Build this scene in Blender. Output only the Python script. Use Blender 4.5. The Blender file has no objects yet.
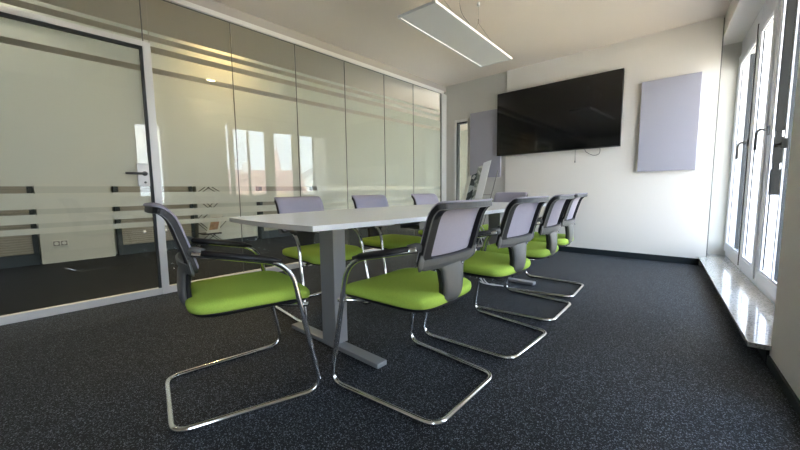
import bpy, math, random
from mathutils import Vector, Matrix
random.seed(4)
COL = bpy.context.scene.collection
PI = math.pi

# ------------------------------------------------------------------ materials
def new_mat(name):
    m = bpy.data.materials.new(name); m.use_nodes = True
    nt = m.node_tree
    return m, nt, nt.nodes['Principled BSDF'], nt.nodes['Material Output']

def pbr(name, col, rough=0.5, metal=0.0, noise=0.0, nscale=30.0, bump=0.0, bscale=200.0, spec=0.5, emis=None, estr=0.0, coat=0.0):
    m, nt, b, out = new_mat(name)
    b.inputs['Base Color'].default_value = (*col, 1)
    b.inputs['Roughness'].default_value = rough
    b.inputs['Metallic'].default_value = metal
    b.inputs['Specular IOR Level'].default_value = spec
    b.inputs['Coat Weight'].default_value = coat
    tc = nt.nodes.new('ShaderNodeTexCoord')
    if noise:
        n = nt.nodes.new('ShaderNodeTexNoise'); n.inputs['Scale'].default_value = nscale; n.inputs['Detail'].default_value = 4
        r = nt.nodes.new('ShaderNodeValToRGB')
        r.color_ramp.elements[0].position = 0.3; r.color_ramp.elements[1].position = 0.7
        r.color_ramp.elements[0].color = tuple(c*(1-noise) for c in col)+(1,)
        r.color_ramp.elements[1].color = tuple(min(1, c*(1+noise)) for c in col)+(1,)
        nt.links.new(tc.outputs['Object'], n.inputs['Vector']); nt.links.new(n.outputs['Fac'], r.inputs['Fac'])
        nt.links.new(r.outputs['Color'], b.inputs['Base Color'])
    if bump:
        n2 = nt.nodes.new('ShaderNodeTexNoise'); n2.inputs['Scale'].default_value = bscale; n2.inputs['Detail'].default_value = 2
        bp = nt.nodes.new('ShaderNodeBump'); bp.inputs['Strength'].default_value = bump; bp.inputs['Distance'].default_value = 0.002
        nt.links.new(tc.outputs['Object'], n2.inputs['Vector']); nt.links.new(n2.outputs['Fac'], bp.inputs['Height'])
        nt.links.new(bp.outputs['Normal'], b.inputs['Normal'])
    if emis:
        b.inputs['Emission Color'].default_value = (*emis, 1); b.inputs['Emission Strength'].default_value = estr
    return m

def glass_mat(name, tint=(1, 1, 1), f0=.03, gcol=(1, 1, 1)):
    m, nt, b, out = new_mat(name); nt.nodes.remove(b)
    tr = nt.nodes.new('ShaderNodeBsdfTransparent'); tr.inputs['Color'].default_value = (*tint, 1)
    gl = nt.nodes.new('ShaderNodeBsdfGlossy'); gl.inputs['Roughness'].default_value = 0.0; gl.inputs['Color'].default_value = (*gcol, 1)
    lw = nt.nodes.new('ShaderNodeLayerWeight'); lw.inputs['Blend'].default_value = .5
    pw = nt.nodes.new('ShaderNodeMath'); pw.operation = 'POWER'; pw.inputs[1].default_value = 5
    fr = nt.nodes.new('ShaderNodeMath'); fr.operation = 'MULTIPLY_ADD'; fr.inputs[1].default_value = .36; fr.inputs[2].default_value = f0
    nt.links.new(lw.outputs['Facing'], pw.inputs[0]); nt.links.new(pw.outputs[0], fr.inputs[0])
    mx = nt.nodes.new('ShaderNodeMixShader')
    nt.links.new(fr.outputs[0], mx.inputs[0]); nt.links.new(tr.outputs[0], mx.inputs[1]); nt.links.new(gl.outputs[0], mx.inputs[2])
    nt.links.new(mx.outputs[0], out.inputs['Surface'])
    return m

def film_mat(name, col, clear=0.12):
    m, nt, b, out = new_mat(name); nt.nodes.remove(b)
    d = nt.nodes.new('ShaderNodeBsdfDiffuse'); d.inputs['Color'].default_value = (*col, 1)
    t = nt.nodes.new('ShaderNodeBsdfTranslucent'); t.inputs['Color'].default_value = (*col, 1)
    tr = nt.nodes.new('ShaderNodeBsdfTransparent')
    a = nt.nodes.new('ShaderNodeMixShader'); a.inputs[0].default_value = 0.42
    c = nt.nodes.new('ShaderNodeMixShader'); c.inputs[0].default_value = clear
    nt.links.new(d.outputs[0], a.inputs[1]); nt.links.new(t.outputs[0], a.inputs[2])
    nt.links.new(a.outputs[0], c.inputs[1]); nt.links.new(tr.outputs[0], c.inputs[2])
    nt.links.new(c.outputs[0], out.inputs['Surface'])
    return m

def carpet_mat(name, base, speck, speck2, scale, spec=.3):
    m, nt, b, out = new_mat(name)
    tc = nt.nodes.new('ShaderNodeTexCoord')
    n = nt.nodes.new('ShaderNodeTexNoise'); n.inputs['Scale'].default_value = scale; n.inputs['Detail'].default_value = 3; n.inputs['Roughness'].default_value = .75
    v = nt.nodes.new('ShaderNodeTexVoronoi'); v.inputs['Scale'].default_value = scale*1.9
    nt.links.new(tc.outputs['Object'], v.inputs['Vector'])
    sv = nt.nodes.new('ShaderNodeSeparateColor'); nt.links.new(v.outputs['Color'], sv.inputs[0])
    r = nt.nodes.new('ShaderNodeValToRGB'); e = r.color_ramp.elements
    e[0].position = .50; e[0].color = (*base, 1); e[1].position = 1.0; e[1].color = (*speck2, 1)
    x = e.new(.80); x.color = (*speck, 1)
    nt.links.new(tc.outputs['Object'], n.inputs['Vector']); nt.links.new(sv.outputs[0], r.inputs['Fac'])
    nt.links.new(r.outputs['Color'], b.inputs['Base Color'])
    b.inputs['Roughness'].default_value = 0.62; b.inputs['Specular IOR Level'].default_value = spec
    b.inputs['Sheen Weight'].default_value = .03; b.inputs['Sheen Roughness'].default_value = .4; b.inputs['Sheen Tint'].default_value = (.72, .86, 1, 1)
    bp = nt.nodes.new('ShaderNodeBump'); bp.inputs['Strength'].default_value = .8; bp.inputs['Distance'].default_value = .004
    nt.links.new(n.outputs['Fac'], bp.inputs['Height']); nt.links.new(bp.outputs['Normal'], b.inputs['Normal'])
    return m

def stone_mat(name):
    m, nt, b, out = new_mat(name)
    tc = nt.nodes.new('ShaderNodeTexCoord')
    v = nt.nodes.new('ShaderNodeTexVoronoi'); v.inputs['Scale'].default_value = 130
    r = nt.nodes.new('ShaderNodeValToRGB'); e = r.color_ramp.elements
    e[0].color = (.38, .38, .37, 1); e[0].position = .05; e[1].color = (.78, .77, .74, 1); e[1].position = .5
    nt.links.new(tc.outputs['Object'], v.inputs['Vector']); nt.links.new(v.outputs['Color'], r.inputs['Fac'])
    nt.links.new(r.outputs['Color'], b.inputs['Base Color'])
    b.inputs['Roughness'].default_value = .12; b.inputs['Coat Weight'].default_value = 1; b.inputs['Coat IOR'].default_value = 1.7; b.inputs['Coat Roughness'].default_value = .03
    return m

def stripe_mat(name, c1, c2, period, axis='Z', rough=.5, duty=.2):
    m, nt, b, out = new_mat(name)
    tc = nt.nodes.new('ShaderNodeTexCoord'); sp = nt.nodes.new('ShaderNodeSeparateXYZ')
    nt.links.new(tc.outputs['Object'], sp.inputs[0])
    d = nt.nodes.new('ShaderNodeMath'); d.operation = 'DIVIDE'; d.inputs[1].default_value = period
    f = nt.nodes.new('ShaderNodeMath'); f.operation = 'FRACT'
    l = nt.nodes.new('ShaderNodeMath'); l.operation = 'LESS_THAN'; l.inputs[1].default_value = duty
    mx = nt.nodes.new('ShaderNodeMix'); mx.data_type = 'RGBA'
    mx.inputs['A'].default_value = (*c1, 1); mx.inputs['B'].default_value = (*c2, 1)
    nt.links.new(sp.outputs[axis], d.inputs[0]); nt.links.new(d.outputs[0], f.inputs[0]); nt.links.new(f.outputs[0], l.inputs[0])
    nt.links.new(l.outputs[0], mx.inputs['Factor']); nt.links.new(mx.outputs['Result'], b.inputs['Base Color'])
    b.inputs['Roughness'].default_value = rough
    return m

def print_mat(name, paper, ink, ink2, scale):
    m, nt, b, out = new_mat(name)
    tc = nt.nodes.new('ShaderNodeTexCoord')
    n = nt.nodes.new('ShaderNodeTexVoronoi'); n.inputs['Scale'].default_value = scale
    r = nt.nodes.new('ShaderNodeValToRGB'); r.color_ramp.interpolation = 'CONSTANT'; e = r.color_ramp.elements
    e[0].color = (*ink, 1); e[0].position = 0; e[1].color = (*paper, 1); e[1].position = .5
    x = e.new(.3); x.color = (*ink2, 1)
    nt.links.new(tc.outputs['Object'], n.inputs['Vector']); nt.links.new(n.outputs['Color'], r.inputs['Fac'])
    nt.links.new(r.outputs['Color'], b.inputs['Base Color']); b.inputs['Roughness'].default_value = .35
    return m

M = dict(
    wall=pbr('wall_paint', (.77, .735, .685), .85, bump=.05, bscale=400, spec=.2),
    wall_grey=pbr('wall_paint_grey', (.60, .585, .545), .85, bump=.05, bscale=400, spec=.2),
    near_wall=pbr('wall_paint_right', (.86, .84, .80), .85, bump=.05, bscale=400, spec=.2),
    ceil=pbr('ceiling_paint', (.70, .635, .575), .9, spec=.15),
    carpet=carpet_mat('carpet_loop', (.0028, .003, .0036), (.017, .0185, .023), (.24, .26, .30), 165, .30),
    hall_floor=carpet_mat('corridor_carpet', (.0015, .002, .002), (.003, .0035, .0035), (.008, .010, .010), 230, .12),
    base=pbr('baseboard_anthracite', (.010, .016, .020), .5),
    chrome=pbr('chrome', (.78, .78, .77), .09, 1.0),
    green=pbr('green_fabric', (.37, .53, .085), .92, noise=.10, nscale=260, bump=.35, bscale=900, spec=.15),
    mesh=pbr('lilac_grey_fabric', (.33, .31, .37), .85, noise=.10, nscale=500, bump=.3, bscale=900, spec=.2),
    black=pbr('black_plastic', (.008, .008, .009), .48),
    grey=pbr('grey_plastic', (.105, .105, .10), .45),
    white_lam=pbr('white_laminate', (.86, .86, .85), .22, noise=.01, nscale=8),
    edge=pbr('white_edge_band', (.46, .44, .40), .45),
    silver=pbr('silver_powder_coat', (.36, .365, .375), .42, .5),
    pvc=pbr('white_window_profile', (.80, .80, .84), .3),
    joint=pbr('pane_joint_seal', (.15, .155, .14), .5),
    bulk=pbr('bulkhead_paint_shaded', (.47, .435, .40), .9, spec=.15),  # ceiling paint darkened as shade, since this face catches the window light
    gasket=pbr('dark_gasket', (.025, .027, .028), .6),
    alu=pbr('white_aluminium', (.74, .73, .71), .4, .1),
    handle=pbr('brushed_steel_handle', (.16, .16, .16), .4, .7),
    bar=pbr('dark_bronze_bar', (.030, .029, .026), .8, spec=.1),
    glass=glass_mat('clear_glass_pane', (.945, .962, .94), .025),
    wglass=glass_mat('window_glass', (.97, .985, .98), .03),
    film=film_mat('frosted_film', (.80, .80, .745), .05),
    tv=pbr('tv_screen', (.004, .004, .005), .06, spec=.5),
    tvframe=pbr('tv_bezel', (.01, .01, .01), .3),
    acoustic=pbr('acoustic_felt', (.37, .365, .42), .95, noise=.04, nscale=500, bump=.2, bscale=700, spec=.1),
    lamp_body=pbr('lamp_body_white', (.62, .63, .635), .5),
    lamp_led=pbr('lamp_light_edge', (.9, .9, .9), .4, emis=(1, .99, .96), estr=.45),
    wire=pbr('steel_wire', (.25, .24, .22), .4, .6),
    stone=stone_mat('polished_stone_sill'),
    teal=pbr('dark_teal_panel', (.028, .042, .050), .5),
    hall_white=pbr('corridor_white_paint', (.62, .64, .60), .8),
    tambour=stripe_mat('tambour_slats', (.40, .38, .33), (.27, .255, .22), .03),
    socket=pbr('socket_plastic', (.72, .73, .70), .35),
    dark_socket=pbr('socket_recess', (.25, .25, .24), .5),
    black_wire=pbr('black_wire', (.012, .012, .012), .4, .3),
    paper=pbr('paper_white', (.82, .83, .86), .45),
    cream_paper=pbr('paper_cream', (.70, .68, .60), .45),
    print1=print_mat('printed_cover', (.60, .62, .58), (.10, .12, .11), (.30, .33, .30), 16),
    print2=print_mat('printed_cover_dark', (.40, .42, .42), (.03, .035, .04), (.05, .06, .06), 12),
    print3=print_mat('printed_cover_light', (.86, .87, .90), (.86, .87, .90), (.86, .87, .90), 40),
    skin=pbr('printed_portrait_tone', (.42, .24, .14), .5, noise=.35, nscale=22),
    warm=pbr('corridor_lamp_glow', (1, .8, .45), .5, emis=(1, .78, .42), estr=5),
    cable_white=pbr('white_cable', (.75, .75, .73), .4),
    cream=pbr('render_cream', (.82, .70, .42), .9, noise=.05, nscale=2),
    red_roof=stripe_mat('red_roof_tiles', (.30, .185, .165), (.24, .15, .13), .35, rough=.9),
    grey_roof=stripe_mat('slate_roof', (.34, .36, .38), (.26, .28, .30), .35, rough=.8),
    render_white=pbr('render_white', (.80, .80, .78), .9, noise=.04, nscale=2),
    render_grey=pbr('render_grey', (.52, .54, .55), .9, noise=.04, nscale=2),
    steeple=pbr('steeple_tiles', (.50, .36, .34), .8, noise=.45, nscale=.7),
    dark_glass=pbr('dark_window_glass', (.05, .06, .07), .1),
    street=pbr('street_warm_bounce', (.42, .36, .28), .9, noise=.12, nscale=.5),  # warmer than asphalt, to bounce warm light up to the ceiling
)

# ------------------------------------------------------------------ helpers
class MB:
    def __init__(s): s.v = []; s.f = []
    def box(s, x0, x1, y0, y1, z0, z1):
        b = len(s.v)
        s.v += [(x0,y0,z0),(x1,y0,z0),(x1,y1,z0),(x0,y1,z0),(x0,y0,z1),(x1,y0,z1),(x1,y1,z1),(x0,y1,z1)]
        s.f += [tuple(b+i for i in q) for q in ((0,3,2,1),(4,5,6,7),(0,1,5,4),(1,2,6,5),(2,3,7,6),(3,0,4,7))]
        return s
    def hexa(s, pts):
        b = len(s.v); s.v += [tuple(p) for p in pts]
        s.f += [tuple(b+i for i in q) for q in ((0,3,2,1),(4,5,6,7),(0,1,5,4),(1,2,6,5),(2,3,7,6),(3,0,4,7))]
        return s
    def rings(s, rings, cap=True, closed=False):
        n = len(rings[0]); b = len(s.v)
        for r in rings: s.v += [tuple(p) for p in r]
        m = len(rings)
        for i in range(m if closed else m-1):
            j = (i+1) % m
            for k in range(n):
                k2 = (k+1) % n
                s.f.append((b+i*n+k, b+i*n+k2, b+j*n+k2, b+j*n+k))
        if cap and not closed:
            s.f.append(tuple(b+k for k in reversed(range(n)))); s.f.append(tuple(b+(m-1)*n+k for k in range(n)))
        return s
    def tube(s, pts, r, seg=12, closed=False, sx=1.0, sz=1.0):
        pts = [Vector(p) for p in pts]; n = len(pts); rs = []
        t0 = (pts[1]-pts[0]).normalized()
        up = Vector((0,0,1)) if abs(t0.z) < .9 else Vector((1,0,0))
        nrm = (up - t0*up.dot(t0)).normalized(); prev = t0
        for i in range(n):
            a = pts[(i-1) % n] if (closed or i > 0) else pts[i]
            c = pts[(i+1) % n] if (closed or i < n-1) else pts[i]
            t = (c-a).normalized()
            ax = prev.cross(t)
            if ax.length > 1e-7:
                nrm = Matrix.Rotation(prev.angle(t), 3, ax.normalized()) @ nrm
            nrm = (nrm - t*nrm.dot(t)).normalized(); prev = t
            bi = t.cross(nrm)
            rr = r[i] if isinstance(r, (list, tuple)) else r
            rs.append([pts[i] + nrm*(math.cos(2*PI*k/seg)*rr*sz) + bi*(math.sin(2*PI*k/seg)*rr*sx) for k in range(seg)])
        return s.rings(rs, closed=closed)
    def prism(s, pts2, z0, z1):
        b = len(s.v); n = len(pts2)
        s.v += [(x,y,z0) for x,y in pts2] + [(x,y,z1) for x,y in pts2]
        s.f.append(tuple(b+i for i in reversed(range(n)))); s.f.append(tuple(b+n+i for i in range(n)))
        for i in range(n): j = (i+1) % n; s.f.append((b+i, b+j, b+n+j, b+n+i))
        return s
    def build(s, name, mat, parent=None, smooth=False, bevel=0.0, seg=2):
        me = bpy.data.meshes.new(name); me.from_pydata(s.v, [], s.f); me.update()
        import bmesh
        bm = bmesh.new(); bm.from_mesh(me); bmesh.ops.recalc_face_normals(bm, faces=bm.faces); bm.to_mesh(me); bm.free()
        me.materials.append(M[mat])
        o = bpy.data.objects.new(name, me); COL.objects.link(o)
        if parent: o.parent = parent
        if smooth:
            for p in me.polygons: p.use_smooth = True
        if bevel:
            md = o.modifiers.new('bevel', 'BEVEL'); md.width = bevel; md.segments = seg; md.limit_method = 'ANGLE'; md.angle_limit = math.radians(40)
        return o

def empty(name, loc=(0,0,0), rz=0.0):
    o = bpy.data.objects.new(name, None); o.location = loc; o.rotation_euler = (0,0,rz); o.empty_display_size = .1
    COL.objects.link(o); return o
def tag(o, label, cat, group=None, kind=None):
    o['label'] = label; o['category'] = cat
    if group: o['group'] = group
    if kind: o['kind'] = kind
    return o
def struct(o, label=None):
    o['kind'] = 'structure'
    if label: o['label'] = label
    return o
def box(name, mat, x0, x1, y0, y1, z0, z1, parent=None, bevel=0.0):
    return MB().box(x0, x1, y0, y1, z0, z1).build(name, mat, parent, bevel=bevel)

def fillet(pts, r, n=6):
    pts = [Vector(p) for p in pts]; out = [pts[0]]
    for i in range(1, len(pts)-1):
        a, b, c = pts[i-1], pts[i], pts[i+1]
        rr = r[i-1] if isinstance(r, (list, tuple)) else r
        u = (a-b); w = (c-b); d = min(rr, u.length*.49, w.length*.49)
        p0 = b+u.normalized()*d; p1 = b+w.normalized()*d
        for k in range(n+1):
            t = k/n; out.append(p0*(1-t)**2 + b*2*t*(1-t) + p1*t*t)
    out.append(pts[-1]); return out
def catmull(pts, n=6):
    P = [Vector(p) for p in pts]; P = [P[0]*2-P[1]] + P + [P[-1]*2-P[-2]]; out = []
    for i in range(1, len(P)-2):
        a, b, c, d = P[i-1:i+3]
        for k in range(n):
            t = k/n
            out.append(.5*((2*b)+(c-a)*t+(2*a-5*b+4*c-d)*t*t+(3*b-a-3*c+d)*t**3))
    out.append(P[-2]); return out

# ------------------------------------------------------------------ camera
H = .88
yaw, pit, rol, FPX = 0.738054, 0.09932, -0.012088, 346.98
F = Vector((-math.sin(yaw)*math.cos(pit), math.cos(yaw)*math.cos(pit), -math.sin(pit)))
R0 = Vector((math.cos(yaw), math.sin(yaw), 0)); U0 = R0.cross(F)
Rv = R0*math.cos(rol) + U0*math.sin(rol); Uv = -R0*math.sin(rol) + U0*math.cos(rol)
cam_d = bpy.data.cameras.new('camera'); cam = bpy.data.objects.new('camera', cam_d); COL.objects.link(cam)
cam_d.sensor_width = 36; cam_d.lens = FPX/800*36; cam_d.clip_start = .02; cam_d.clip_end = 1000
mw = Matrix((Rv, Uv, -F)).transposed().to_4x4(); mw.translation = (0, 0, H); cam.matrix_world = mw
bpy.context.scene.camera = cam

# ------------------------------------------------------------------ room
GX = -3.552          # room face of the glass wall
BY = 5.105           # TV wall
CZ = 2.65
YB = -4.0            # wall behind the camera
HX = -6.45           # corridor far wall
AR = math.radians(5.726)
def rw(x0, x1, y0, y1, z0, z1, name, mat, parent=None, bevel=0.0):
    """box in the frame of the skewed window wall: x = across the wall, y = along it"""
    o = box(name, mat, x0, x1, y0, y1, z0, z1, parent, bevel)
    if not parent: o.rotation_euler = (0, 0, AR)
    return o

struct(box('floor', 'carpet', GX-.03, 1.35, YB-.1, 5.7, -.12, 0))
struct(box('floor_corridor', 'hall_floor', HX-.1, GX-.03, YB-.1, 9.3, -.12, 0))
struct(box('ceiling', 'ceil', HX-.1, 1.30, YB-.1, 9.3, CZ, CZ+.2))
# TV wall: right part stands 3 cm proud of the greyer left part with the sidelight slot
struct(box('wall_back', 'wall', -2.432, -.045, BY, BY+.14, 0, CZ))
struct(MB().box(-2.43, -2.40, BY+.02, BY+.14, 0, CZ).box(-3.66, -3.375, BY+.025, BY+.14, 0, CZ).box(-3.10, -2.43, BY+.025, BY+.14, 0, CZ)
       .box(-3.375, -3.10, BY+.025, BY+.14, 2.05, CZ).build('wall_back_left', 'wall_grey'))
struct(box('wall_reveal', 'wall_grey', -.3, .95, 5.42, 5.6, 0, CZ))  # greyer paint here stands in for shade beside the bright window
struct(box('wall_back_end', 'wall', -.20, -.045, BY+.14, 5.42, 0, CZ))
struct(box('trim_1', 'joint', -.0448, -.037, BY+.001, BY+.30, .10, CZ-.02))
# right wall pieces in the skewed frame
NW = .487
struct(rw(NW, NW+.30, 1.85, 2.41, 0, CZ, 'wall_right', 'near_wall'))
o = MB()
for a, b in ((-.30, 1.25), (-4.4, -1.1)): o.box(NW, NW+.30, a, b, 0, CZ)
for a, b in ((1.25, 1.85), (-1.1, -.30)): o.box(NW, NW+.30, a, b, 2.16, CZ).box(NW, NW+.30, a, b, 0, .12)
o = struct(o.build('wall_right_rear', 'near_wall')); o.rotation_euler = (0, 0, AR)
struct(rw(NW-.012, NW+.33, 2.41, 5.50, 2.44, CZ, 'wall_header', 'wall'))
struct(rw(NW+.12, NW+.30, 2.41, 2.90, 0, 2.44, 'wall_right_filler', 'pvc'))
struct(box('wall_rear', 'wall', HX-.1, 1.45, YB-.12, YB, 0, CZ))
# corridor shell
struct(box('wall_corridor', 'hall_white', HX-.1, HX, YB-.1, 9.3, 0, CZ))
struct(box('wall_corridor_end', 'hall_white', HX-.1, -1.9, 9.2, 9.3, 0, CZ))
struct(box('wall_corridor_side', 'hall_white', -2.05, -1.95, BY+.14, 9.25, 0, CZ))
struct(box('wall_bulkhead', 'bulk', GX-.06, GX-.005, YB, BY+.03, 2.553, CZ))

# baseboards
struct(box('baseboard_back', 'base', -2.43, -.10, BY-.014, BY, 0, .075, bevel=.003))
struct(box('baseboard_back_left', 'base', GX, -2.432, BY+.011, BY+.025, 0, .075, bevel=.003))
struct(rw(NW-.012, NW, 1.30, 2.405, 0, .045, 'baseboard_right', 'base', bevel=.002))
struct(rw(NW-.012, NW+.02, 2.42, 5.12, 0, .07, 'baseboard_sill', 'base'))
struct(rw(NW+.0, NW+.30, 2.41, 5.45, 0, .072, 'trim_sill_base', 'near_wall'))
struct(rw(.50, .70, 5.13, 5.46, .073, .0975, 'trim_sill_end', 'stone'))
sill = struct(rw(.402, .70, 2.395, 5.13, .073, .098, 'trim_sill', 'stone', bevel=.003))

# ---------------------------------------------------------------- windows
def handle(parent, s, n, z, side=1):
    h = box('handle', 'handle', n-.012, n, s-.016, s+.016, z-.035, z+.035, parent, .003)
    MB().tube([(n-.005, s, z+.01), (n-.05, s, z+.01)], .009, 10).tube(
        fillet([(n-.045, s, z+.01), (n-.05, s+side*.02, z+.01), (n-.05, s+side*.10, z+.005), (n-.05, s+side*.115, z-.02), (n-.05, s+side*.125, z-.13)], .02, 4), .009, 10).build('handle_lever', 'handle', h, True)
    return h
def sash(parent, s0, s1, z0, z1, n, w=.07, bars=()):
    """sash ring with glazing bead and pane; n = room face"""
    def ring(n0, n1, i, w):
        return (MB().box(n0, n1, s0+i, s0+i+w, z0+i, z1-i).box(n0, n1, s1-i-w, s1-i, z0+i, z1-i)
                .box(n0, n1, s0+i+w, s1-i-w, z0+i, z0+i+w).box(n0, n1, s0+i+w, s1-i-w, z1-i-w, z1-i))
    f = ring(n, n+.065, 0, w).build('sash', 'pvc', parent, bevel=.006)
    ring(n+.008, n+.02, w-.001, .014).build('glazing_bead', 'pvc', f, bevel=.002)
    ring(n+.022, n+.03, w-.001, .009).build('gasket', 'gasket', f)
    p = box('pane', 'wglass', n+.034, n+.040, s0+w-.005, s1-w+.005, z0+w-.005, z1-w+.005, f)
    return f

NF = .655
def outer(parent, s0, s1, g=.03):
    MB().box(NF, NF+.08, s0, s0+g, .098, 2.44).box(NF, NF+.08, s1-g, s1, .098, 2.44).box(NF, NF+.08, s0+g, s1-g, 2.28, 2.44).box(NF, NF+.08, s0+g, s1-g, .098, .15).build('frame', 'pvc', parent, bevel=.004)
def muntin(parent, sash_o, s):
    box('muntin', 'pvc', NF-.008, NF+.04, s-.014, s+.014, .22, 2.16, sash_o, .004)
    box('gasket', 'gasket', NF+.004, NF+.042, s-.017, s+.017, .22, 2.16, sash_o)
w1 = empty('window_1', (0, 0, 0), AR); struct(w1, 'tall white balcony window beside the TV wall')
outer(w1, 4.440, 5.47)
f = sash(w1, 4.440, 5.40, .15, 2.28, NF-.014, .085); muntin(w1, f, 4.885)
handle(w1, 4.49, NF-.014, 1.27)
MB().box(NF-.024, NF+.02, 4.421, 4.439, .15, 2.285).build('joint_strip', 'gasket', w1)
w2 = empty('window_2', (0, 0, 0), AR); struct(w2, 'tall white balcony window in the middle with a steel handle')
outer(w2, 3.805, 4.420)
f = sash(w2, 3.815, 4.420, .15, 2.28, NF-.02, .085)
w3 = empty('window_3', (0, 0, 0), AR); struct(w3, 'nearest white balcony window with a dark locking bar')
outer(w3, 2.90, 3.795)
f = sash(w3, 2.965, 3.79, .15, 2.28, NF-.014, .085); muntin(w3, f, 3.355)
handle(w3, 3.74, NF-.014, 1.29)
N1 = NF-.010
bm = MB().box(N1-.045, N1, 3.345, 3.362, 1.24, 2.42)
bm.box(N1-.048, N1, 3.343, 3.364, .82, .99).box(N1-.038, N1-.008, 3.347, 3.360, .99, 1.03).box(N1-.045, N1, 3.345, 3.362, 1.03, 1.20).box(N1-.036, N1-.010, 3.347, 3.360, 1.20, 1.24)
bm.build('locking_bar', 'bar', w3, bevel=.002)
MB().box(N1-.045, N1-.02, 3.16, 3.346, 1.135, 1.15).box(N1-.048, N1-.018, 3.15, 3.162, 1.11, 1.17).build('bar_lock', 'bar', w3, bevel=.002)
for i, (a, b_) in enumerate(((1.25, 1.85), (-1.1, -.30))):  # the rear one, behind the camera, is added for fill light
    w = empty('window_%d' % (i+4), (0, 0, 0), AR); struct(w)
    MB().box(NF, NF+.09, a, a+.05, .12, 2.16).box(NF, NF+.09, b_-.05, b_, .12, 2.16).box(NF, NF+.09, a+.05, b_-.05, 2.11, 2.16).box(NF, NF+.09, a+.05, b_-.05, .12, .17).build('frame', 'pvc', w)
    if i == 0:
        MB().box(NF+.02, NF+.08, a+.05, 1.44, .17, 2.11).build('side_panel', 'pvc', w)
        box('pane', 'wglass', NF+.04, NF+.046, 1.44, b_-.045, .17, 2.115, w)
    else:
        box('pane', 'wglass', NF+.04, NF+.046, a+.045, b_-.045, .165, 2.115, w)

# ---------------------------------------------------------------- glass wall
gw = empty('wall_left', (GX, 0, 0)); struct(gw, 'frosted glass partition with horizontal clear stripes')
FB = [(.600,.641),(.675,.740),(.778,.891),(.940,1.886),(1.930,2.052),(2.102,2.146),(2.190,2.220)]
def pane(y0, y1, z0, z1, parent, film_from=0, ztop=9):
    g = box('glass_pane', 'glass', -.014, -.004, y0, y1, z0, z1, parent)
    f = MB()
    for a, b in FB:
        a = max(a, z0); b_ = min(b, z1)
        if b_ > a+.005:
            n = len(f.v); f.v += [(-.0155,y0,a),(-.0155,y1,a),(-.0155,y1,b_),(-.0155,y0,b_)]; f.f.append((n,n+1,n+2,n+3))
    f.build('frosted_film', 'film', g)
    return g
YJ = [.846, 1.514, 2.211, 2.907, 3.614, 4.252, 4.985]
for a, b in zip(YJ[:-1], YJ[1:]): pane(a+.003, b-.003, .06, 2.505, gw)
pane(-.30, .80, 2.118, 2.505, gw); pane(.803, .846-.003, 2.118, 2.505, gw)
pane(-1.6, -.303, .06, 2.505, gw); pane(YB+.03, -1.606, .06, 2.505, gw)
s = MB()
for y in YJ[1:-1]+[-1.603]: s.box(-.014, -.004, y-.002, y+.002, .06, 2.505)
s.box(-.015, -.002, .799, .804, 2.118, 2.505)
s.box(-.016, -.001, 4.982, 4.992, .06, 2.505)
s.box(-.012, .0, YB, 4.99, 2.502, 2.509)
s.build('pane_joint', 'joint', gw)
box('top_rail', 'alu', -.035, .022, YB, 5.03, 2.508, 2.553, gw, .002)
box('bottom_rail', 'alu', -.035, .012, .80, 5.03, .0, .062, gw, .002)
box('bottom_rail', 'alu', -.035, .012, YB, -.30, .0, .062, gw, .002)
box('end_post', 'alu', -.04, .012, 4.99, 5.127, 0, 2.508, gw, .002)

d1 = empty('door_1', (GX, 0, 0)); struct(d1, 'frosted glass door in a white aluminium frame')
MB().box(-.045, .018, .79, .846, 0, 2.118).box(-.045, .018, -.30, -.245, 0, 2.118).box(-.045, .018, -.245, .79, 2.078, 2.118).box(-.035, .012, -.245, .79, 0, .058).build('door_frame', 'alu', d1, bevel=.002)
MB().box(-.03, .010, .772, .79, .058, 2.078).box(-.03, .010, -.245, -.227, .058, 2.078).box(-.03, .010, -.227, .772, 2.058, 2.078).build('door_seal', 'gasket', d1)
lf = pane(-.225, .771, .062, 2.057, d1); lf.name = 'door_leaf'
lock = box('lock_case', 'alu', -.003, .014, .684, .768, .94, 1.128, d1, .006)
MB().tube([(.014, .735, 1.045), (.022, .735, 1.045)], .019, 20).tube(fillet([(.014, .735, 1.045), (.052, .735, 1.045), (.054, .60, 1.045)], .015, 5), .0095, 12).build('lever', 'handle', lock, True)
MB().tube([(.013, .735, .972), (.020, .735, .972)], .009, 14).build('lock_cylinder', 'handle', lock, True)

# sidelight slot in the back wall
s4 = empty('window_7', (0, BY, 0)); struct(s4, 'narrow glazed slot left of the grey acoustic panel')
MB().box(-3.375, -3.335, .0, .14, .0, 2.05).box(-3.335, -3.10, .01, .14, 2.01, 2.05).box(-3.115, -3.10, .01, .14, 0, 2.01).box(-3.335, -3.115, .01, .14, 0, .05).build('frame', 'alu', s4, bevel=.002)
MB().box(-3.335, -3.315, .02, .10, .05, 2.01).box(-3.315, -3.115, .02, .10, 1.985, 2.01).build('gasket', 'gasket', s4)
box('pane', 'glass', -3.316, -3.114, .05, .058, .05, 1.986, s4)

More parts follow.
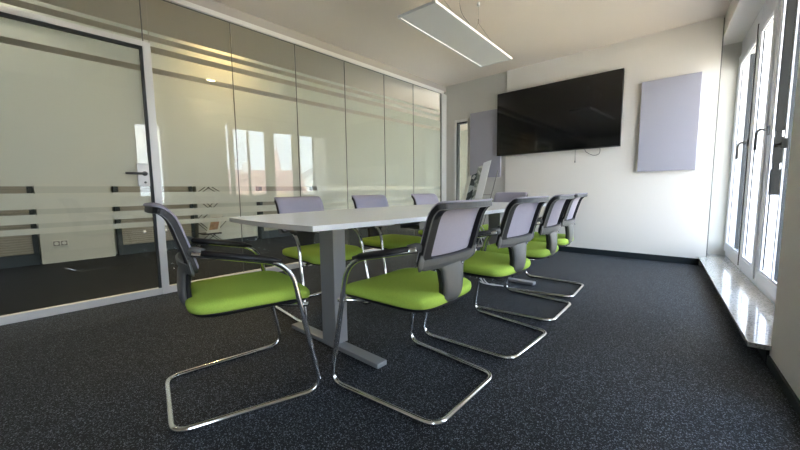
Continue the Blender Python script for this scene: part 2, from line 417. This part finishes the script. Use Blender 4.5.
# ---------------------------------------------------------------- corridor things
pl = box('wall_corridor_pier', 'hall_white', HX, -6.28, .155, .885, .0, CZ); struct(pl)
p2 = box('wall_corridor_pier_2', 'hall_white', HX, -6.28, 1.98, 2.95, .0, CZ); struct(p2)
p3 = box('wall_corridor_pier_3', 'hall_white', HX, -6.28, 4.3, 5.1, .0, CZ); struct(p3)
struct(box('baseboard_corridor', 'base', -6.28, -6.268, 1.98, 2.95, 0, .07))
def cabinet(y0, y1, label):
    c = empty('tambour_cabinet', (HX+.005, (y0+y1)/2, 0)); w = (y1-y0)/2
    tag(c, label, 'cabinet', 'slatted cabinets in the corridor')
    MB().box(0, .14, -w, w, 0, .14).build('plinth', 'teal', c)
    MB().box(0, .14, -w, -w+.05, .14, 2.05).box(0, .14, w-.05, w, .14, 2.05).box(0, .14, -w+.05, w-.05, 2.0, 2.05).box(0, .02, -w+.05, w-.05, .14, 2.0).build('body', 'teal', c)
    s = MB(); n = 62
    for i in range(n):
        z = .145 + i*.0298
        s.box(.09, .12, -w+.05, w-.05, z, z+.026)
    s.build('tambour_door', 'tambour', c)
cabinet(-.95, .14, 'slatted beige cabinet in the corridor, seen through the door left of the socket')
cabinet(.93, 1.93, 'slatted beige cabinet in the corridor, behind the glass door handle')
cabinet(3.05, 4.2, 'slatted beige cabinet in the corridor, behind the first left chair')
sk = empty('wall_socket', (-6.28, .335, .25)); tag(sk, 'white wall socket on the corridor pier, seen through the glass door', 'socket')
box('cover_plate', 'socket', 0, .008, -.075, .075, -.04, .04, sk, .002)
for yy in (-.036, .036):
    q = box('outlet', 'dark_socket', .0075, .0095, yy-.030, yy+.030, -.030, .030, sk, .001)
    MB().tube([(.009, yy, 0), (.0105, yy, 0)], .021, 20).build('outlet_face', 'socket', q)

# zigzag leaflet rack in the corridor
rk = empty('leaflet_rack', (-6.15, 2.12, 0)); tag(rk, 'black zigzag wire leaflet rack in the corridor behind the glass', 'rack')
for sx in (-.10, .10):
    MB().tube([(sx, -.22, .01), (sx, .02, .20), (sx, -.20, .42), (sx, .02, .62), (sx, -.20, .84), (sx, -.02, .97)], .007, 8).build('side_wire', 'black_wire', rk)
    MB().tube([(sx, .22, .01), (sx, .0, .20), (sx, .22, .42), (sx, .0, .62), (sx, .22, .84), (sx, .02, .97)], .007, 8).build('side_wire', 'black_wire', rk)
for (yy, zz) in ((-.20,.42),(.22,.42),(-.2,.84),(.22,.84),(.01,.2),(.01,.62)): MB().tube([(-.1, yy, zz), (.1, yy, zz)], .006, 8).build('cross_wire', 'black_wire', rk)
box('tray', 'black_wire', -.12, .12, -.16, .12, .205, .225, rk)
lfl = empty('leaflet', (-6.02, 2.14, .232)); tag(lfl, 'leaflet with a brown portrait picture standing in the corridor rack', 'leaflet')
MB().hexa([(0,-.14,0),(.004,-.14,0),(.004,.05,0),(0,.05,0),(0,-.06,.30),(.004,-.06,.30),(.004,.13,.30),(0,.13,.30)]).build('cover', 'cream_paper', lfl)
MB().hexa([(.005,-.10,.05),(.006,-.10,.05),(.006,.03,.05),(.005,.03,.05),(.005,-.045,.25),(.006,-.045,.25),(.006,.085,.25),(.005,.085,.25)]).build('portrait_picture', 'skin', lfl)
# corridor lamps (recessed warm downlights; the one close behind the glass is added)
for i, (x, y, lb) in enumerate(((-5.95, 2.2, 'warm recessed lamp in the corridor ceiling above the leaflet rack'), (-3.80, -.05, 'warm recessed lamp in the corridor ceiling over the glass door'), (-3.76, 1.40, 'added hidden warm lamp close behind the glass, for the glow on the film'), (-4.6, 7.2, 'warm recessed lamp at the far end of the corridor'))):
    e = empty('recessed_lamp', (x, y, CZ)); tag(e, lb, 'lamp', 'corridor ceiling lamps')
    MB().tube([(0, 0, .004), (0, 0, -.012)], .085, 24).build('trim_ring', 'alu', e)
    MB().tube([(0, 0, -.011), (0, 0, -.016)], .065, 24).build('lens', 'warm', e)

# ---------------------------------------------------------------- TV and panels
tv = empty('television', (-1.722, BY, 1.85)); tag(tv, 'large black flat screen television on the white back wall', 'television')
box('housing', 'tvframe', -.818, .818, -.085, -.045, -.462, .460, tv, .004)
box('screen', 'tv', -.812, .812, -.088, -.0845, -.448, .454, tv)
box('wall_bracket', 'black', -.30, .30, -.046, 0, -.20, .20, tv)
MB().tube(catmull([(.40,-.03,-.45),(.43,-.03,-.50),(.51,-.025,-.545),(.57,-.02,-.535),(.585,-.02,-.49),(.58,-.03,-.45)], 6), .004, 8).build('loop_cable', 'wire', tv, True)
MB().tube([(.29,-.02,-.45),(.288,-.012,-.60)], .003, 8).tube([(.288,-.012,-.60),(.287,-.012,-.625)], .007, 8).build('hanging_cable', 'wire', tv, True)
for x, y, lb in ((-.453, BY, 'lilac grey fabric acoustic panel right of the television'), (-2.77, BY+.025, 'grey fabric acoustic panel half hidden behind the left end of the television')):
    a = empty('acoustic_panel', (x, y, 1.585)); tag(a, lb, 'acoustic panel', 'acoustic panels on the back wall')
    box('felt_board', 'acoustic', -.268, .268, -.058, -.02, -.515, .525, a, .003)
    for dz in (-.3, .3): box('mounting_rail', 'alu', -.2, .2, -.021, -.0005, dz-.02, dz+.02, a)

# ---------------------------------------------------------------- pendant lamp
LX0, LX1, LY0, LY1, LZ = -1.938, -1.588, 2.095, 3.515, 2.20
lm = empty('pendant_lamp', ((LX0+LX1)/2, (LY0+LY1)/2, LZ), math.radians(3.2)); tag(lm, 'flat white rectangular pendant lamp hanging over the table', 'lamp')
w, l = (LX1-LX0)/2, (LY1-LY0)/2
box('diffuser', 'lamp_body', -w+.022, w-.022, -l+.012, l-.012, .002, .006, lm)
MB().box(-w, -w+.022, -l, l, 0, .020).box(w-.022, w, -l, l, 0, .020).box(-w+.022, w-.022, -l, -l+.012, 0, .02).box(-w+.022, w-.022, l-.012, l, 0, .02).build('housing', 'lamp_body', lm)
box('top_cover', 'lamp_body', -w+.022, w-.022, -l+.012, l-.012, .014, .019, lm)
box('light_edge', 'lamp_led', w, w+.003, -l, l, .006, .014, lm)
box('light_edge', 'lamp_led', -w+.020, -w+.023, -l+.02, l-.02, -.001, .001, lm)
for yy in (-.42, .30):
    c = MB().tube([(0, yy, .29), (0, yy, CZ-LZ-.03)], .0012, 6)
    for sx in (-1, 1): c.tube([(sx*(w-.01), yy, .02), (0, yy, .265)], .0012, 6)
    c.build('suspension_wire', 'wire', lm)
    MB().tube([(0, yy, .255), (0, yy, .30)], .005, 10).build('wire_gripper', 'wire', lm)
    MB().tube([(0, yy, CZ-LZ-.035), (0, yy, CZ-LZ)], .014, 14).build('ceiling_cup', 'alu', lm)
MB().tube(catmull([(.10,-.02,.02),(.09,-.03,.10),(.03,-.06,.20),(.02,-.09,.27),(.0,-.05,.36),(.0,-.05,CZ-LZ)], 6), .0025, 8).build('power_cable', 'wire', lm)

# ---------------------------------------------------------------- table
TX, TY, TL = -1.561, 2.075, 1.305
def half(t): return .398 + .092*(1-t*t)
def table_outline(y0, y1):
    pts = []; n = 24
    for i in range(n+1):
        y = y0+(y1-y0)*i/n; pts.append((half(y/TL), y))
    if y1 >= TL-1e-6:
        for i in range(1, 12): u = 1-2*i/12; pts.append((half(1)*u, TL+.03*(1-u*u)))
    for i in range(n+1):
        y = y1+(y0-y1)*i/n; pts.append((-half(y/TL), y))
    if y0 <= -TL+1e-6:
        for i in range(1, 12): u = -1+2*i/12; pts.append((half(1)*u, -TL-.03*(1-u*u)))
    return pts
tb = empty('conference_table', (TX, TY, 0), 0); tag(tb, 'long white boat-shaped conference table on silver T-legs', 'table')
for y0, y1 in ((-TL, -.001), (.001, TL)):
    t = MB().prism(table_outline(y0, y1), .722, .745).build('tabletop', 'white_lam', tb, bevel=.0015)
    t.data.materials.append(M['edge'])
    for p in t.data.polygons:
        if abs(p.normal.z) < .5 and p.center.y < -TL*.98: p.material_index = 1
for sy in (-1, 1):
    y = -.908 if sy < 0 else 1.055
    lg = MB().box(-.078, .048, y-.042, y+.042, .028, .70).build('leg', 'silver', tb, bevel=.004)
    MB().box(-.42, .378, y-.042, y+.024, .004, .03).build('foot', 'silver', tb, bevel=.004)
    MB().box(-.32, .30, y-.03, y+.03, .695, .722).build('top_bracket', 'black', tb)
    for sx in (-.37, .35): MB().tube([(sx, y, 0), (sx, y, .006)], .02, 14).build('levelling_foot', 'black', tb)
MB().box(-.20, -.16, -.87, 1.0, .685, .722).box(.14, .18, -.87, 1.0, .685, .722).build('beam', 'black', tb)
MB().box(-.10, .08, -.75, -.50, .665, .70).build('control_box', 'silver', tb, bevel=.003)
MB().box(-.10, .08, -.25, .55, .61, .615).box(-.10, -.095, -.25, .55, .61, .70).box(.075, .08, -.25, .55, .61, .70).build('cable_tray', 'silver', tb)
pc = empty('power_cable', (TX, TY+.7, 0)); tag(pc, 'white power cables hanging below the table between the right chairs', 'cable')
for k, dx in enumerate((.0, .035, -.03)):
    MB().tube(catmull([(dx, -.1, .62), (dx+.02, .0, .50), (dx+.05, .03, .35), (dx-.02, .01, .18), (dx+.02, .05, .03), (dx+.1+.05*k, .12, .008)], 6), .005, 8).build('cable', 'cable_white', pc, True)

# ---------------------------------------------------------------- chair
prof = catmull([(0,.118,.575),(0,.102,.63),(0,.079,.71),(0,.058,.775),(0,.042,.802),(0,.022,.819),(0,-.004,.825)], 8)
plen = [0.0]
for i in range(1, len(prof)): plen.append(plen[-1] + (prof[i]-prof[i-1]).length)
PL = plen[-1]
def backp(a, b, d):
    b = max(0, min(PL, b)); i = 0
    while i < len(prof)-2 and plen[i+1] < b: i += 1
    t = (b-plen[i])/(plen[i+1]-plen[i]); p = prof[i].lerp(prof[i+1], t); tg = (prof[i+1]-prof[i]).normalized()
    nrm = Vector((0, tg.z, -tg.y))           # forward-ish
    ws = 1.0
    bow = -.030*(1-(a/.2)**2)
    q = p + nrm*d; return (a*ws, q.y+bow, q.z)
def rloop(hw, b0, b1, r, n=5, m=10):
    pts = []
    cs = [(hw-r, b0+r, -PI/2), (hw-r, b1-r, 0), (-hw+r, b1-r, PI/2), (-hw+r, b0+r, PI)]
    for ci, (cx, cy, a0) in enumerate(cs):
        for k in range(n+1): an = a0+PI/2*k/n; pts.append((cx+r*math.cos(an), cy+r*math.sin(an)))
        nx, ny, na = cs[(ci+1) % 4]; e = (nx+r*math.cos(na), ny+r*math.sin(na)); s0 = pts[-1]
        for k in range(1, m): t = k/m; pts.append((s0[0]*(1-t)+e[0]*t, s0[1]*(1-t)+e[1]*t))
    return pts
def ringmesh(lo, li, d0, d1):
    o = MB(); R = [[backp(a, b, d0) for a, b in lo], [backp(a, b, d0) for a, b in li], [backp(a, b, d1) for a, b in li], [backp(a, b, d1) for a, b in lo]]
    return o.rings(R, closed=True)
def make_chair():
    r = empty('cantilever_chair')
    T = .0125
    half_path = [(-.222, .10, .658), (-.262, .445, .585), (-.285, .553, T), (-.235, 0, T)]
    path = half_path + [(-x, y, z) for x, y, z in reversed(half_path)]
    fp = fillet(path, [.10, .075, .065, .065, .075, .10], 8)
    MB().tube(fp, .0115, 14).build('frame', 'chrome', r, True)
    MB().tube(fillet([(-.268, .512, .40), (-.20, .45, .392), (-.12, .40, .388), (.12, .40, .388), (.20, .45, .392), (.268, .512, .40)], .05, 5), .010, 12).build('seat_support', 'chrome', r, True)
    MB().tube(fillet([(-.14, .16, .388), (-.13, .42, .388), (.13, .42, .388), (.14, .16, .388)], .04, 5), .009, 10).build('seat_support', 'chrome', r, True)
    for sx in (-1, 1):
        for (gx, gy) in ((.278, .48), (.245, .085)):
            MB().box(sx*gx-.008, sx*gx+.008, gy-.018, gy+.018, 0, .006).build('glide', 'black', r)
    # seat cushion
    def outline(ins, zf):
        out = []; N = 64
        for k in range(N):
            a = 2*PI*k/N; ca, sa = math.cos(a), math.sin(a); e = 2/5.5
            ux = math.copysign(abs(ca)**e, ca); uy = math.copysign(abs(sa)**e, sa)
            y = .322 + uy*(.244-ins); hw = .222 + .018*((y-.085)/.475)
            x = ux*(hw-ins)
            dip = .022*max(0, (y-.44)/.12)**2
            rise = .006*(abs(x)/.22)**2
            out.append((x, y, zf - dip + (rise if ins > 0 else 0)))
        return out
    c = MB(); c.rings([outline(i, z) for i, z in ((.014,.411),(.003,.418),(0,.434),(.002,.448),(.012,.4575),(.03,.4625),(.07,.465),(.13,.4655),(.19,.466))])
    c.build('seat', 'green', r, True)
    c = MB(); c.rings([outline(i, z) for i, z in ((.05,.392),(.022,.397),(.010,.408),(.012,.419))]); c.build('seat_pan', 'black', r, True)
    # backrest
    lo = rloop(.198, 0, PL-.007, .026)
    panel = MB(); L = rloop(.197, .012, PL, .024); cx, cy = 0, PL*.5
    R = []
    for s in (1, .985, .85, .65, .4, .15): R.append([backp(a*s, cy+(b-cy)*s, .012 if s == 1 else .017) for a, b in L])
    back = [[backp(a*s, cy+(b-cy)*s, .0095) for a, b in L] for s in (.15, .4, .65, .85, .97, 1)]
    panel.rings(R[::-1] + back[::-1], cap=True)
    panel.build('backrest', 'mesh', r, True)
    ringmesh(lo, rloop(.160, .046, PL-.031, .022), -.012, .009).build('back_frame', 'black', r)
    ringmesh(rloop(.2005, -.0, PL-.010, .026), rloop(.1955, .005, PL-.015, .023), -.0145, -.0115).build('back_shell', 'grey', r)
    o = MB(); rs = []
    for k in range(21):
        a = -.199+.398*k/20; e_ = .006 if k in (0, 20) else 0
        rs.append([backp(a, .001+e_, -.0155), backp(a, .022, -.019), backp(a, .046-e_, -.0155), backp(a, .048-e_, -.006), backp(a, .0+e_, -.006)])
    o.rings(rs).build('lower_rail', 'grey', r)
    # spine
    def strip(path, hws, th, bowk, mat, name, par):
        o = MB(); rs = []
        for (y, z), hw in zip(path, hws):
            ring = []
            for k in range(9): u = -1+2*k/8; ring.append((u*hw, y-bowk*(1-u*u), z))
            for k in range(9): u = 1-2*k/8; ring.append((u*hw, y-bowk*(1-u*u)+th, z))
            rs.append(ring)
        return o.rings(rs).build(name, mat, par, True)
    sp = [(.092,.606),(.086,.585),(.078,.555),(.074,.50),(.075,.462),(.080,.435),(.088,.420)]
    s = strip(sp, [.16,.11,.080,.070,.068,.065,.055], .012, .016, 'grey', 'spine', r)
    strip([(y+.012, z) for y, z in sp[1:]], [.104,.084,.075,.073,.070,.055], .016, .014, 'black', 'spine_core', r)
    MB().box(-.055, .055, .09, .20, .395, .412).build('spine_foot', 'black', r, bevel=.004)
    MB().tube([(.030, .050, .578), (.030, .058, .578)], .0055, 10).build('badge', 'chrome', s, True)
    # arms
    for sx in (-1, 1):
        pts = [(sx*.186, .098, .664), (sx*.196, .102, .664), (sx*.208, .115, .664), (sx*.224, .140, .657)]
        MB().tube(pts, [.010, .018, .019, .018], 12, sx=.75, sz=1.0).build('arm_bracket', 'grey', r, True)
        ap = fillet([(sx*.223, .13, .654), (sx*.250, .36, .606), (sx*.257, .41, .593)], .06, 6)
        n = len(ap); rad = [.017]*n; rad[-1] = .010; rad[-2] = .013; rad[0] = .015
        MB().tube([(x, y, z+.005) for x, y, z in ap], rad, 14, sx=1.25, sz=.85).build('armrest', 'black', r, True)
        # lower corner lobe of the grey shell
        MB().tube([(sx*.197, .092, .635), (sx*.199, .094, .612), (sx*.199, .098, .590), (sx*.196, .105, .572)], [.010, .018, .019, .008], 14, sx=.35, sz=1.0).build('shell_lobe', 'grey', r, True)
    return r
CH = {}
def copy_tree(o, parent=None):
    c = o.copy(); COL.objects.link(c); c.parent = parent
    for ch in CH[o.name]: 
        k = ch.copy(); COL.objects.link(k); k.parent = c
        for g in ch.children:
            q = g.copy(); COL.objects.link(q); q.parent = k
    return c
proto = make_chair(); CH[proto.name] = list(proto.children)
G = 'green cantilever chairs around the conference table'
spots = [(-1.638, .358, -12, 'green-seated chrome cantilever chair at the near end of the table, seen from the side'),
         (-.716, 1.205, 91.5, 'green-seated chrome cantilever chair nearest the camera on the window side, its back turned'),
         (-.715, 1.865, 88, 'green-seated chrome cantilever chair second from the camera on the window side'),
         (-.755, 2.53, 92, 'green-seated chrome cantilever chair third from the camera on the window side'),
         (-.82, 3.15, 94, 'green-seated chrome cantilever chair fourth from the camera, last in the row on the window side'),
         (-2.46, 1.492, -91, 'green-seated cantilever chair on the glass wall side, nearest the glass door'),
         (-2.41, 2.20, -91, 'green-seated cantilever chair on the glass wall side, middle of the three there'),
         (-2.41, 3.02, -91, 'green-seated cantilever chair on the glass wall side, farthest from the glass door'),
         (-1.80, 3.97, 180, 'green-seated cantilever chair at the far head of the table')]
for i, (x, y, a, lb) in enumerate(spots):
    o = proto if i == 0 else copy_tree(proto)
    o.location = (x, y, 0); o.rotation_euler = (0, 0, math.radians(a)); tag(o, lb, 'chair', G)

# ---------------------------------------------------------------- leaflet stand in the far corner
ls = empty('leaflet_stand', (-2.80, 4.78, 0)); tag(ls, 'slanted leaflet stand in the corner below the grey acoustic panel', 'rack')
for sx in (-.22, .12):
    MB().tube([(sx, -.06, .01), (sx+.26, .06, 1.16)], .008, 8).build('upright', 'wire', ls)
for z in (.3, .55, .80): MB().tube([(-.22+.26*z/1.16, -.06+.12*z/1.16-.02, z), (.12+.26*z/1.16, -.06+.12*z/1.16-.02, z)], .006, 8).build('ledge', 'wire', ls)
MB().box(-.26, .16, -.14, .10, 0, .012).build('base_plate', 'wire', ls)
for (x, y, z, w_, h_, mt, lb) in ((.065, -.07, .74, .125, .54, 'print3', 'white leaflet with small marks, rightmost on the corner stand'),
                        (-.03, -.055, .72, .10, .50, 'print1', 'patterned leaflet beside the white one on the corner stand'),
                        (-.095, -.08, .68, .085, .42, 'print2', 'dark printed leaflet, third from the right on the corner stand'),
                        (-.165, -.07, .70, .06, .37, 'cream_paper', 'cream leaflet, leftmost on the corner stand')):
    t = math.tan(math.radians(13)); 
    o = MB().hexa([(0,0,0),(w_,-.0,0),(w_,.006,0),(0,.006,0),(h_*t,.04,h_),(w_+h_*t,.04,h_+.03),(w_+h_*t,.046,h_+.03),(h_*t,.046,h_)]).build('leaflet', mt)
    o.location = (-2.80+x, 4.78+y, z); tag(o, lb, 'leaflet', 'leaflets on the corner stand')

# ---------------------------------------------------------------- town outside
struct(box('ground', 'street', 1.6, 260, -160, 200, -14.2, -14))
def facing(x, y):  # orient local -Y towards the room
    return math.atan2(-(x), (y-1))*1.0
def house(name, loc, az, w, d, zw, zr, wall, roof, label, nwin=3, ridge='x', floors=3, chim=False):
    """local x along the facade, facade at y=0 looking to -y"""
    e = empty(name, (loc[0], loc[1], -14), az); tag(e, label, 'building', 'houses across the street')
    hz = zw+14; hr = zr+14
    MB().box(-w/2, w/2, 0, d, 0, hz).build('walls', wall, e)
    if ridge == 'x':
        o = MB(); v = [(-w/2-.3,-.4,hz-.2),(w/2+.3,-.4,hz-.2),(w/2+.3,d+.4,hz-.2),(-w/2-.3,d+.4,hz-.2),(-w/2-.3,d/2,hr),(w/2+.3,d/2,hr)]
        o.v = v; o.f = [(0,1,5,4),(2,3,4,5),(0,4,3),(1,2,5),(0,3,2,1)]; o.build('roof', roof, e)
    else:
        o = MB(); o.v = [(-w/2,0,hz),(w/2,0,hz),(0,0,hr-.2),(-w/2,d,hz),(w/2,d,hz),(0,d,hr-.2)]; o.f = [(0,1,2),(3,5,4),(0,2,5,3),(1,4,5,2),(0,3,4,1)]; o.build('gable', wall, e)
        o = MB()
        for sx in (-1, 1):
            o.hexa([(0,-.3,hr-.15),(sx*(w/2+.3),-.3,hz-.25),(sx*(w/2+.3),d+.3,hz-.25),(0,d+.3,hr-.15),(0,-.3,hr),(sx*(w/2+.3),-.3,hz-.05),(sx*(w/2+.3),d+.3,hz-.05),(0,d+.3,hr)])
        o.build('roof', roof, e)
    for f in range(floors):
        z = hz-2.2-f*3
        for k in range(nwin):
            x = -w/2+(k+.5)*w/nwin
            fr = box('window', 'pvc', x-.6, x+.6, -.05, .02, z-.8, z+.8, e)
            box('pane', 'dark_glass', x-.5, x+.5, -.06, -.045, z-.7, z+.7, fr)
    if chim:
        c = box('chimney', 'render_grey', -w*.02-.3, -w*.02+.3, d*.45, d*.45+.6, hz, hr+.45, e)
        MB().box(-w*.02-.22, -w*.02+.22, d*.45+.08, d*.45+.52, hr+.45, hr+.6).build('chimney_cap', 'render_grey', c)
    return e
AZ = math.radians(-65)
house('town_house', (18.6, 11.3), AZ, 8.4, 8, .95, 2.75, 'cream', 'red_roof', 'cream house with a red tiled roof across the street', chim=True)
house('gable_house', (28.5, 25.0), AZ, 6.0, 8, 1.7, 4.2, 'render_grey', 'grey_roof', 'grey house with a pointed gable across the street', 1, 'y')
house('terraced_house', (27.0, 36.0), AZ, 8, 9, .9, 3.0, 'render_white', 'grey_roof', 'white terraced house beyond the pointed gable', 3)
house('corner_house', (31.5, 0.5), math.radians(-80), 11, 10, .9, 3.6, 'render_white', 'grey_roof', 'white house with a slate roof opposite the near window', 4)
house('far_house', (43, 32), AZ, 15, 10, .9, 2.7, 'render_white', 'red_roof', 'distant white house with a red roof below the steeple', 4)
house('low_house', (26, -12), math.radians(-105), 14, 10, -1, 2.0, 'render_grey', 'red_roof', 'grey house with a red roof at the end of the street', 4)
st = empty('church', (90, 52.8, -14)); tag(st, 'distant church tower with a pale red steeple', 'church')
MB().box(-1.6, 1.6, -1.6, 1.6, 0, 17.5).build('tower', 'render_white', st)
ring = lambda r, z: [(r*math.cos(2*PI*k/8+PI/8), r*math.sin(2*PI*k/8+PI/8), z) for k in range(8)]
MB().rings([ring(1.5, 17.5), ring(1.25, 20.5), ring(.85, 24), ring(.06, 28.5)]).build('steeple', 'steeple', st)
MB().tube([(0,0,28.3),(0,0,31.3)], .09, 8).build('finial', 'wire', st)

# ---------------------------------------------------------------- light
def area(name, loc, rot, sx, sy, power, col, spread=None, portal=False):
    L = bpy.data.lights.new(name, 'AREA'); L.shape = 'RECTANGLE'; L.size = sx; L.size_y = sy; L.energy = power; L.color = col
    if spread: L.spread = spread
    if portal: L.cycles.is_portal = True
    o = bpy.data.objects.new(name, L); o.location = loc; o.rotation_euler = rot; COL.objects.link(o); return o
def spot(name, loc, power, col, size=150, blend=.9, r=.06):
    L = bpy.data.lights.new(name, 'SPOT'); L.energy = power; L.color = col; L.spot_size = math.radians(size); L.spot_blend = blend; L.shadow_soft_size = r
    o = bpy.data.objects.new(name, L); o.location = loc; COL.objects.link(o); return o
c, sn = math.cos(AR), math.sin(AR)
for i, (a, b_, zt) in enumerate(((2.95, 5.28, 2.25), (1.4, 1.85, 2.12), (-1.1, -.30, 2.12))):
    n = .70; s_ = (a+b_)/2; x = n*c - s_*sn; y = n*sn + s_*c
    area('sky_portal', (x, y, (zt+.15)/2), (0, PI/2, AR), zt-.15, b_-a, 1, (1, 1, 1), portal=True)
spot('corridor_light', (-5.95, 2.2, CZ-.03), 42, (1, .80, .52), 140)
spot('corridor_light', (-3.80, -.05, CZ-.03), 14, (1, .93, .80), 110)
spot('corridor_light', (-3.76, 1.40, CZ-.03), 40, (1, .68, .27), 110)  # added hidden spot, imitates a lamp's warm glow on the film
spot('corridor_light', (-5.3, .3, CZ-.03), 30, (1, .90, .75), 150)
spot('corridor_light', (-4.6, 7.2, CZ-.03), 14, (1, .66, .30), 150)
S = bpy.data.lights.new('sun', 'SUN'); S.energy = 22; S.angle = math.radians(.6); S.color = (1, .95, .86)
so = bpy.data.objects.new('sun', S); so.rotation_euler = (math.radians(0), math.radians(-48), math.radians(25)); COL.objects.link(so)

W = bpy.data.worlds.new('sky'); bpy.context.scene.world = W; W.use_nodes = True
nt = W.node_tree; bg = nt.nodes['Background']
tc = nt.nodes.new('ShaderNodeTexCoord'); sp = nt.nodes.new('ShaderNodeSeparateXYZ'); nt.links.new(tc.outputs['Generated'], sp.inputs[0])
gr = nt.nodes.new('ShaderNodeValToRGB'); e = gr.color_ramp.elements
e[0].position = 0; e[0].color = (.76, .83, .93, 1); e[1].position = .7; e[1].color = (.42, .60, .90, 1)
nt.links.new(sp.outputs['Z'], gr.inputs['Fac'])
no = nt.nodes.new('ShaderNodeTexNoise'); no.inputs['Scale'].default_value = 2.2; no.inputs['Detail'].default_value = 6
mp = nt.nodes.new('ShaderNodeMapping'); mp.inputs['Scale'].default_value = (1, 1, 3.5)
nt.links.new(tc.outputs['Generated'], mp.inputs[0]); nt.links.new(mp.outputs[0], no.inputs['Vector'])
cr = nt.nodes.new('ShaderNodeValToRGB'); cr.color_ramp.elements[0].position = .50; cr.color_ramp.elements[1].position = .72
nt.links.new(no.outputs['Fac'], cr.inputs['Fac'])
mx = nt.nodes.new('ShaderNodeMix'); mx.data_type = 'RGBA'; mx.inputs['B'].default_value = (1, .98, .95, 1)
nt.links.new(cr.outputs['Color'], mx.inputs['Factor']); nt.links.new(gr.outputs['Color'], mx.inputs['A'])
nt.links.new(mx.outputs['Result'], bg.inputs['Color']); bg.inputs['Strength'].default_value = 5.6

sc = bpy.context.scene
sc.view_settings.view_transform = 'Standard'; sc.view_settings.look = 'None'; sc.view_settings.gamma = 1; sc.view_settings.use_curve_mapping = False
sc.view_settings.exposure = 1.58
sc.cycles.max_bounces = 14; sc.cycles.diffuse_bounces = 7; sc.cycles.transparent_max_bounces = 24; sc.cycles.sample_clamp_indirect = 8
